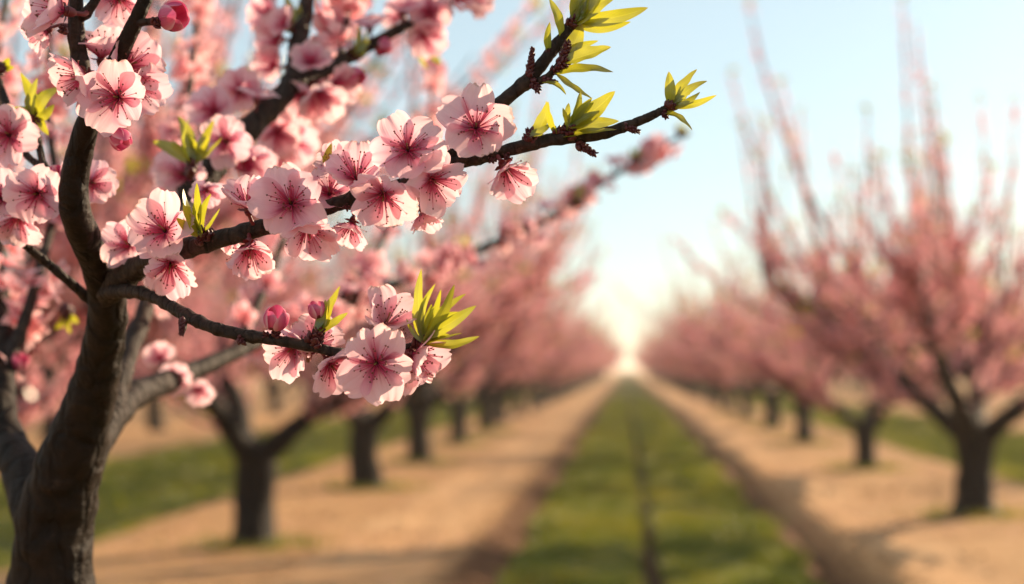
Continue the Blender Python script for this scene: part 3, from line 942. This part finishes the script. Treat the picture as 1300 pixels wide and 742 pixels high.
for k, n, t0 in extra:
    pts, rad = BP[k]
    for j in range(n):
        t = t0 + (1 - t0) * (j + rgf.random()) / n
        q = min(len(pts) - 2, int(t * (len(pts) - 1)))
        if k == 'long':
            t = [.03, .06, .12, .15, .22, .25, .28, .37, .45, .49, .52, .58, .63, .66, .74, .80, .83, .9, .93, .97][j % 20]; q = int(t * (len(pts) - 1))
        T = Vector(pts[q + 1] - pts[q]).normalized()
        o = Vector((rgf.gauss(0, 1), rgf.gauss(0, 1), rgf.gauss(0, 1))) + DV(0, 0, 1) * .5
        o -= T * o.dot(T); o.normalize()
        fw = (o + T * rgf.uniform(-.2, .6)).normalized()
        if NFL[0] >= 100: break
        flower(0, 0, 0, None, rgf.uniform(18, 38), full=False, pos=Vector(pts[q]) + o * (rad[q] + .011), size=rgf.uniform(.019, .024), facew=fw)
print('flowers', NFL[0])

# all remaining softly seen blossoms of this tree: one uncounted mass
bpos, bnr = [], []
for k, n, t0 in [('long', 330, .0), ('inner', 110, .25), ('left_shoot', 120, .05), ('back_shoot', 90, .1), ('back_spur', 90, .1), ('rear', 16, .75), ('trunk_left', 70, .5), ('top_shoot', 30, .2)]:
    pts, rad = BP[k]
    t = (t0 + (1 - t0) * rng.random(n)) * (len(pts) - 1.01)
    t = t[(np.sin(t * .55 + n) + rng.normal(0, .5, n)) > -.1]
    i = t.astype(int)
    dr = rng.normal(0, 1, (len(i), 3)); dr /= np.linalg.norm(dr, axis=1)[:, None]
    bpos.append(pts[i] + dr * (rad[i][:, None] + .012)); bnr.append(dr)
bpos = np.concatenate(bpos); bnr = np.concatenate(bnr)
V, uv = scatter(PQ, bpos - np.array(ROOT), bnr, rng.uniform(.016, .022, len(bpos)), rng)
tag(link('blossoms', mesh_fast('blossoms', V, 4, M_blossom, uv), tree), kind='stuff')


# ---- buds
def bud_mesh(seed):
    rg = np.random.default_rng(seed)
    mb = MB()
    for k in range(6):
        a0 = k * 2.4
        nu, nv = 11, 11
        u, v = np.meshgrid(np.linspace(-1, 1, nu), np.linspace(0, 1, nv))
        th = v * (2.55 - .10 * k % .3) - (u ** 2) * .42 * v * v
        ph = a0 + u * 1.0 * (.45 + .55 * np.sin(np.clip(v, 0, 1) * 2.6))
        r = .50 * (1 + .05 * (5 - k) * .5 + .06 * np.sin(u * 2.4 + k) * v + .09 * np.abs(u) ** 3 * v)
        x = r * np.sin(th) * np.cos(ph); y = r * np.sin(th) * np.sin(ph); z = -r * np.cos(th) * 1.12
        i = np.arange(nu * nv).reshape(nv, nu)
        f = np.stack([i[:-1, :-1], i[:-1, 1:], i[1:, 1:], i[1:, :-1]], -1).reshape(-1, 4)
        mb.add(np.stack([x, y, z + .5], -1).reshape(-1, 3), f, np.stack([(u + 1) / 2, .16 + .62 * v], -1).reshape(-1, 2), 0)
    for k in range(5):
        a = k * 6.283 / 5
        nu, nv = 5, 6
        u, v = np.meshgrid(np.linspace(-1, 1, nu), np.linspace(0, 1, nv))
        th = v * 1.25; ph = a + u * .62 * (1 - v ** 2 * .85)
        r = .545
        x = r * np.sin(th) * np.cos(ph); y = r * np.sin(th) * np.sin(ph); z = -r * np.cos(th) * 1.12
        i = np.arange(nu * nv).reshape(nv, nu)
        f = np.stack([i[:-1, :-1], i[:-1, 1:], i[1:, 1:], i[1:, :-1]], -1).reshape(-1, 4)
        mb.add(np.stack([x, y, z + .5], -1).reshape(-1, 3), f, None, 1)
    return mb


def bud(px, py, w, face, d=.975, seed=0):
    mb = bud_mesh(seed)
    s = w * .9 * d / FPX
    p = P(px, py, d); fv = DV(*face)
    M = frame(p - fv * s * .55, fv, seed) @ Matrix.Scale(s, 4)
    tgt = M.inverted() @ nearest(M @ Vector((0, 0, -.1)))
    if tgt.length < 4:
        tube(mb, catmull([[0, 0, 0], [tgt.x * .4, tgt.y * .4, -.25 + tgt.z * .4], list(tgt)], 4), np.linspace(.14, .17, 9), 8, 2, rough=.12, seed=seed)
    return link('flower_bud', mb.mesh('flower_bud', [M_budpetal, M_calyx, M_scale]), tree, TI @ M)


for i, b in enumerate([(222, 21, 38, (.75, .15, .5), 1.0), (154, 178, 28, (.6, -.6, .4), 1.0), (351, 403, 32, (.15, .75, .5), .975), (402, 392, 23, (-.1, .9, .4), .975), (310, 205, 30, (.6, -.5, .5), 1.28), (452, 98, 26, (.8, -.3, .5), 1.43),
                       (411, 24, 26, (.3, .4, .8), 1.5), (486, 60, 24, (.3, -.8, .5), 1.47), (72, 222, 26, (.3, .8, .4), 1.09), (26, 458, 22, (.4, .5, .5), 1.45)]):
    bud(*b, seed=i + 1)


# ---- bud scales and leaves
def scales(mb, p0, p1, r, n, seed, m=0, M=None):
    """a spur of overlapping dark red bud scales from p0 to p1 (world)"""
    rg = np.random.default_rng(seed)
    p0, p1 = np.array(p0), np.array(p1)
    ax = p1 - p0; L = np.linalg.norm(ax); ax /= L
    n0 = np.cross(ax, [.3, .5, .8]); n0 /= np.linalg.norm(n0); n1 = np.cross(ax, n0)
    n = int(max(n, L / r * 7))
    tube(mb, [p0, p0 + ax * L * .5, p0 + ax * L * .92], [r * .62, r * .5, r * .2], 7, m)
    for i in range(n):
        t = (i + .5) / n
        a = i * 2.4 + rg.uniform(-.3, .3)
        rad = r * (1 - .5 * t) * rg.uniform(.85, 1.2)
        dr = n0 * math.cos(a) + n1 * math.sin(a)
        c = p0 + ax * L * t + dr * rad * .55
        d = ax * .8 + dr * .6; d /= np.linalg.norm(d)
        s = np.cross(d, dr); s /= np.linalg.norm(s); q = np.cross(s, d)
        V, f = [], []
        nu, nv = 6, 4
        for j in range(nv + 1):
            w = math.sin(math.pi * (.08 + .86 * j / nv))
            for k in range(nu):
                b = k * 6.283 / nu
                V.append(c + d * (j / nv - .4) * rad * 1.7 + (s * math.cos(b) * .62 + q * math.sin(b) * .36) * rad * w)
        for j in range(nv):
            for k in range(nu):
                f.append((j * nu + k, j * nu + (k + 1) % nu, (j + 1) * nu + (k + 1) % nu, (j + 1) * nu + k))
        f.append(tuple(range(nu))[::-1]); f.append(tuple(nv * nu + k for k in range(nu)))
        mb.add(V, f, None, m)


def leaf_mb(b, t, width, rg, bow):
    b, t = np.array(b), np.array(t)
    ax = t - b; L = np.linalg.norm(ax); ax /= L
    view = np.array(DV(rg.uniform(-.7, .7), rg.uniform(-.2, .9), rg.uniform(.45, 1)))
    nrm = view - ax * (view @ ax); nrm /= np.linalg.norm(nrm)
    sd = np.cross(ax, nrm)
    nv, nu = 21, 7
    V, U = [], []
    fold = rg.uniform(.12, .34)
    tw = rg.uniform(-.35, .35)
    side_bow = rg.uniform(-.10, .10)
    wav = rg.uniform(0, 6.28)
    for j in range(nv):
        v = j / (nv - 1)
        w = width / 2 * (2.02 * (v + .004) ** .62 * (1 - v) ** .78 * (1 - .12 * v)) + width * .03 * (1 - v)
        c = b + ax * L * v + nrm * bow * L * math.sin(math.pi * v) + sd * side_bow * L * math.sin(math.pi * v)
        a = tw * v
        s2 = sd * math.cos(a) + nrm * math.sin(a); n2 = nrm * math.cos(a) - sd * math.sin(a)
        for k in range(nu):
            u = -1 + 2 * k / (nu - 1)
            V.append(c + s2 * u * w + n2 * (abs(u) * fold * w + .10 * w * math.sin(v * 16 + wav + (u > 0) * 1.5) * abs(u)))
            U.append(((u + 1) / 2, v))
    f = [(j * nu + k, j * nu + k + 1, (j + 1) * nu + k + 1, (j + 1) * nu + k) for j in range(nv - 1) for k in range(nu - 1)]
    mb = MB(); mb.add(V, f, U)
    return mb


TUFTS = [  # base px, depth, leaves (tip x, tip y, width[, own base x, y])
    ((850, 135), .978, [(849, 91, 14), (885, 88, 17), (898, 103, 11), (910, 121, 10), (879, 166, 14, 846, 146), (889, 117, 9), (868, 108, 9)]),
    ((722, 161), .972, [(781, 116, 24), (737, 116, 13), (722, 131, 9), (786, 154, 16), (783, 165, 12, 712, 172), (770, 137, 13), (752, 124, 12)]),
    ((668, 172), .975, [(696, 129, 20, 672, 162), (693, 128, 11, 705, 164), (700, 157, 9)]),
    ((713, 80), .975, [(776, 60, 22), (779, 92, 17, 706, 98), (752, 126, 13, 712, 102), (719, 121, 8, 688, 110), (739, 30, 22, 718, 70), (760, 52, 12)]),
    ((728, 30), .985, [(823, 10, 19, 740, 30), (801, 28, 13, 738, 36), (786, -10, 24), (764, -22, 24), (728, -24, 18), (748, -30, 22), (697, -2, 14, 711, 46), (698, 28, 10, 696, 62), (778, 22, 12), (742, 6, 13)]),
    ((538, 433), .976, [(535, 341, 14), (527, 377, 8), (553, 360, 10), (577, 361, 18), (592, 373, 14), (605, 388, 16), (582, 396, 18), (609, 427, 14), (548, 386, 14), (566, 404, 16)]),
    ((404, 420), .975, [(432, 363, 17), (442, 397, 11), (418, 380, 12)]),
    ((254, 298), 1.0, [(233, 240, 16), (250, 232, 12), (268, 246, 10), (224, 277, 13), (246, 258, 14)]),
    ((243, 208), 1.22, [(194, 180, 15), (226, 147, 17), (241, 150, 10), (272, 152, 13), (266, 172, 12), (236, 168, 14)]),
    ((45, 151), 1.115, [(26, 92, 15), (48, 99, 13), (76, 111, 15), (17, 137, 10), (62, 172, 11), (54, 116, 18), (38, 115, 14)]),
    ((418, 222), 1.01, [(421, 182, 11), (432, 196, 9), (440, 186, 8)]),
    ((374, 40), 1.45, [(350, 18, 12), (362, -6, 14), (380, 4, 12), (392, 18, 12), (344, 30, 9)]),
    ((384, 78), 1.43, [(398, 70, 14), (404, 58, 9)]),
    ((455, 72), 1.44, [(456, 30, 12), (466, 38, 12), (470, 52, 9)]),
    ((538, 60), 1.52, [(548, 70, 12), (560, 82, 11), (544, 88, 9)]),
    ((652, 300), 2.35, [(640, 285, 10), (655, 278, 11), (664, 288, 9)]), ((734, 258), 2.5, [(728, 238, 11), (738, 232, 10), (746, 244, 9)]), ((808, 205), 2.62, [(800, 188, 10), (812, 186, 10), (820, 196, 8)]),
    ((866, 172), 2.7, [(862, 156, 8), (872, 160, 8), (878, 170, 6)]), ((588, 326), 2.23, [(578, 302, 11), (592, 300, 12), (602, 310, 10)]), ((455, 380), 1.92, [(446, 360, 11), (462, 358, 12), (470, 368, 10)]),
    ((84, 400), 1.5, [(70, 418, 12), (90, 424, 12), (100, 410, 10)]), ((2, 90), 1.17, [(12, 74, 11), (18, 86, 9), (-4, 72, 10)]),
]
for ti, (b, d, ls) in enumerate(TUFTS):
    rg = random.Random(1200 + ti)
    bw = P(b[0], b[1], d); nr = nearest(bw)
    mean = Vector((0, 0, 0))
    for l in ls: mean += P(l[0], l[1], d) - bw
    mean.normalize()
    mb = MB()
    start = nr if (nr - bw).length < .03 else bw - mean * .01
    scales(mb, start - Vector(ROOT), bw + mean * .004 - Vector(ROOT), .0052 * d, 16 if d < 1.3 else 8, ti)
    sc = link('leaf_tuft', mb.mesh('leaf_tuft', [M_scale]), tree)
    more = []
    for l in ls[:]:
        if len(l) == 3 and rg.random() < .75:
            k = rg.uniform(.45, .85); a = rg.uniform(-.5, .5)
            ex, ey = (l[0] - b[0]) * k, (l[1] - b[1]) * k
            more.append((b[0] + ex * math.cos(a) - ey * math.sin(a), b[1] + ex * math.sin(a) + ey * math.cos(a), l[2] * rg.uniform(.55, .85)))
    for l in list(ls) + more:
        own = len(l) > 3
        bb = P(l[3], l[4], d) if own else bw + Vector((rg.uniform(-1, 1), rg.uniform(-1, 1), rg.uniform(-1, 1))) * .0022
        if own: bb = bb + (nearest(bb) - bb) * (.6 if (nearest(bb) - bb).length < .02 else .0)
        ln = (P(l[0], l[1], d) - bw).length
        tip = P(l[0], l[1], d + rg.uniform(-.35, .35) * ln)
        lm = leaf_mb(bb - Vector(ROOT), tip - Vector(ROOT), l[2] * 1.3 * d / FPX, rg, rg.uniform(-.2, .2))
        link('leaf', lm.mesh('leaf', [M_leaf]), sc)

# bare winter buds and bud scars on the sharp branches
SPURS = [((672, 98), (676, 61), 5.5), ((733, 183), (757, 197), 6), ((792, 160), (812, 168), 5.5), ((676, 104), (684, 116), 6.5), ((690, 100), (708, 106), 5), ((702, 92), (712, 84), 6.5), ((716, 74), (722, 52), 6.5), ((728, 36), (732, 20), 7),
         ((700, 66), (694, 64), 5), ((668, 180), (672, 164), 5.5), ((706, 172), (724, 158), 8), ((843, 142), (846, 150), 5), ((232, 404), (230, 426), 5), ((305, 428), (309, 437), 6), ((392, 436), (404, 420), 8), ((350, 428), (352, 418), 7),
         ((340, 427), (336, 424), 5), ((528, 440), (540, 432), 9), ((620, 198), (628, 204), 6), ((640, 192), (646, 204), 6), ((300, 300), (322, 282), 5), ((438, 256), (442, 266), 6), ((255, 310), (254, 298), 6), ((128, 160), (144, 168), 7), ((196, 30), (206, 26), 7), ((84, 42), (78, 34), 7)]
for i, (a, b, r) in enumerate(SPURS):
    pa = P(*a, .98); n = nearest(pa)
    dd = (n - CO).dot(CM @ Vector((0, 0, -1)))
    mb = MB(); scales(mb, P(*a, dd) - ROOT, P(*b, dd - .004) - ROOT, r * dd / FPX, 11, 60 + i)
    link('winter_bud', mb.mesh('winter_bud', [M_scale]), tree)

# ------------------------------------------------------------------ light, sky, air
SUN_AZ, SUN_EL = R(41), R(21.5)       # to the right of the row direction, beyond the frame's top
sd = Vector((math.sin(SUN_AZ) * math.cos(SUN_EL), math.cos(SUN_AZ) * math.cos(SUN_EL), math.sin(SUN_EL)))
ld = bpy.data.lights.new('sun', 'SUN'); ld.energy = 5.0; ld.angle = R(.5); ld.color = (1, .76, .50)
lo = bpy.data.objects.new('sun', ld); C.objects.link(lo)
lo.rotation_euler = (-sd).to_track_quat('-Z', 'Y').to_euler()
w = bpy.data.worlds.new('World'); scene.world = w; w.use_nodes = True
nt = w.node_tree; nt.nodes.clear()
sky = nd(nt, 'ShaderNodeTexSky', sky_type='NISHITA'); sky.sun_disc = False
sky.sun_elevation = SUN_EL; sky.sun_rotation = SUN_AZ
sky.air_density = 1.0; sky.dust_density = .6; sky.ozone_density = 3.5; sky.altitude = 50
bg = nd(nt, 'ShaderNodeBackground'); bg.inputs[1].default_value = .079
ow = nd(nt, 'ShaderNodeOutputWorld')
thin = mix(nt, .36, mix(nt, 1.0, sky.outputs[0], (.95, 1.03, .90), 'MULTIPLY'), (7.8, 8.4, 8.0))   # constant pale haze-like tint blended in to even out the sky
nt.links.new(thin, bg.inputs[0]); nt.links.new(bg.outputs[0], ow.inputs[0])

HAZE = True
if HAZE:
    m, nt, out = new_mat('haze')
    pv = nd(nt, 'ShaderNodeVolumePrincipled')
    pv.inputs['Color'].default_value = (1, .93, .86, 1)
    pv.inputs['Density'].default_value = .0009
    pv.inputs['Anisotropy'].default_value = .5
    nt.links.new(pv.outputs[0], out.inputs['Volume'])
    x0, x1, y0, y1, z0, z1 = -3500, 3500, -100, 4500, -1.5, 8
    mb = MB()
    mb.add([(x0, y0, z0), (x1, y0, z0), (x1, y1, z0), (x0, y1, z0), (x0, y0, z1), (x1, y0, z1), (x1, y1, z1), (x0, y1, z1)], [(0, 3, 2, 1), (4, 5, 6, 7), (0, 1, 5, 4), (1, 2, 6, 5), (2, 3, 7, 6), (3, 0, 4, 7)])
    tag(link('haze', mb.mesh('haze', [m], False)), 'thin warm air haze over the whole orchard', 'haze', kind='stuff')

scene.render.engine = 'CYCLES'
cy = scene.cycles
cy.use_denoising = True
cy.max_bounces = 12; cy.diffuse_bounces = 9; cy.transmission_bounces = 9; cy.volume_bounces = 1; cy.transparent_max_bounces = 6
cy.sample_clamp_indirect = 8
cy.caustics_reflective = False; cy.caustics_refractive = False
vs = scene.view_settings
vs.view_transform = 'Standard'; vs.look = 'None'; vs.gamma = 1; vs.use_curve_mapping = False
vs.exposure = 0.85
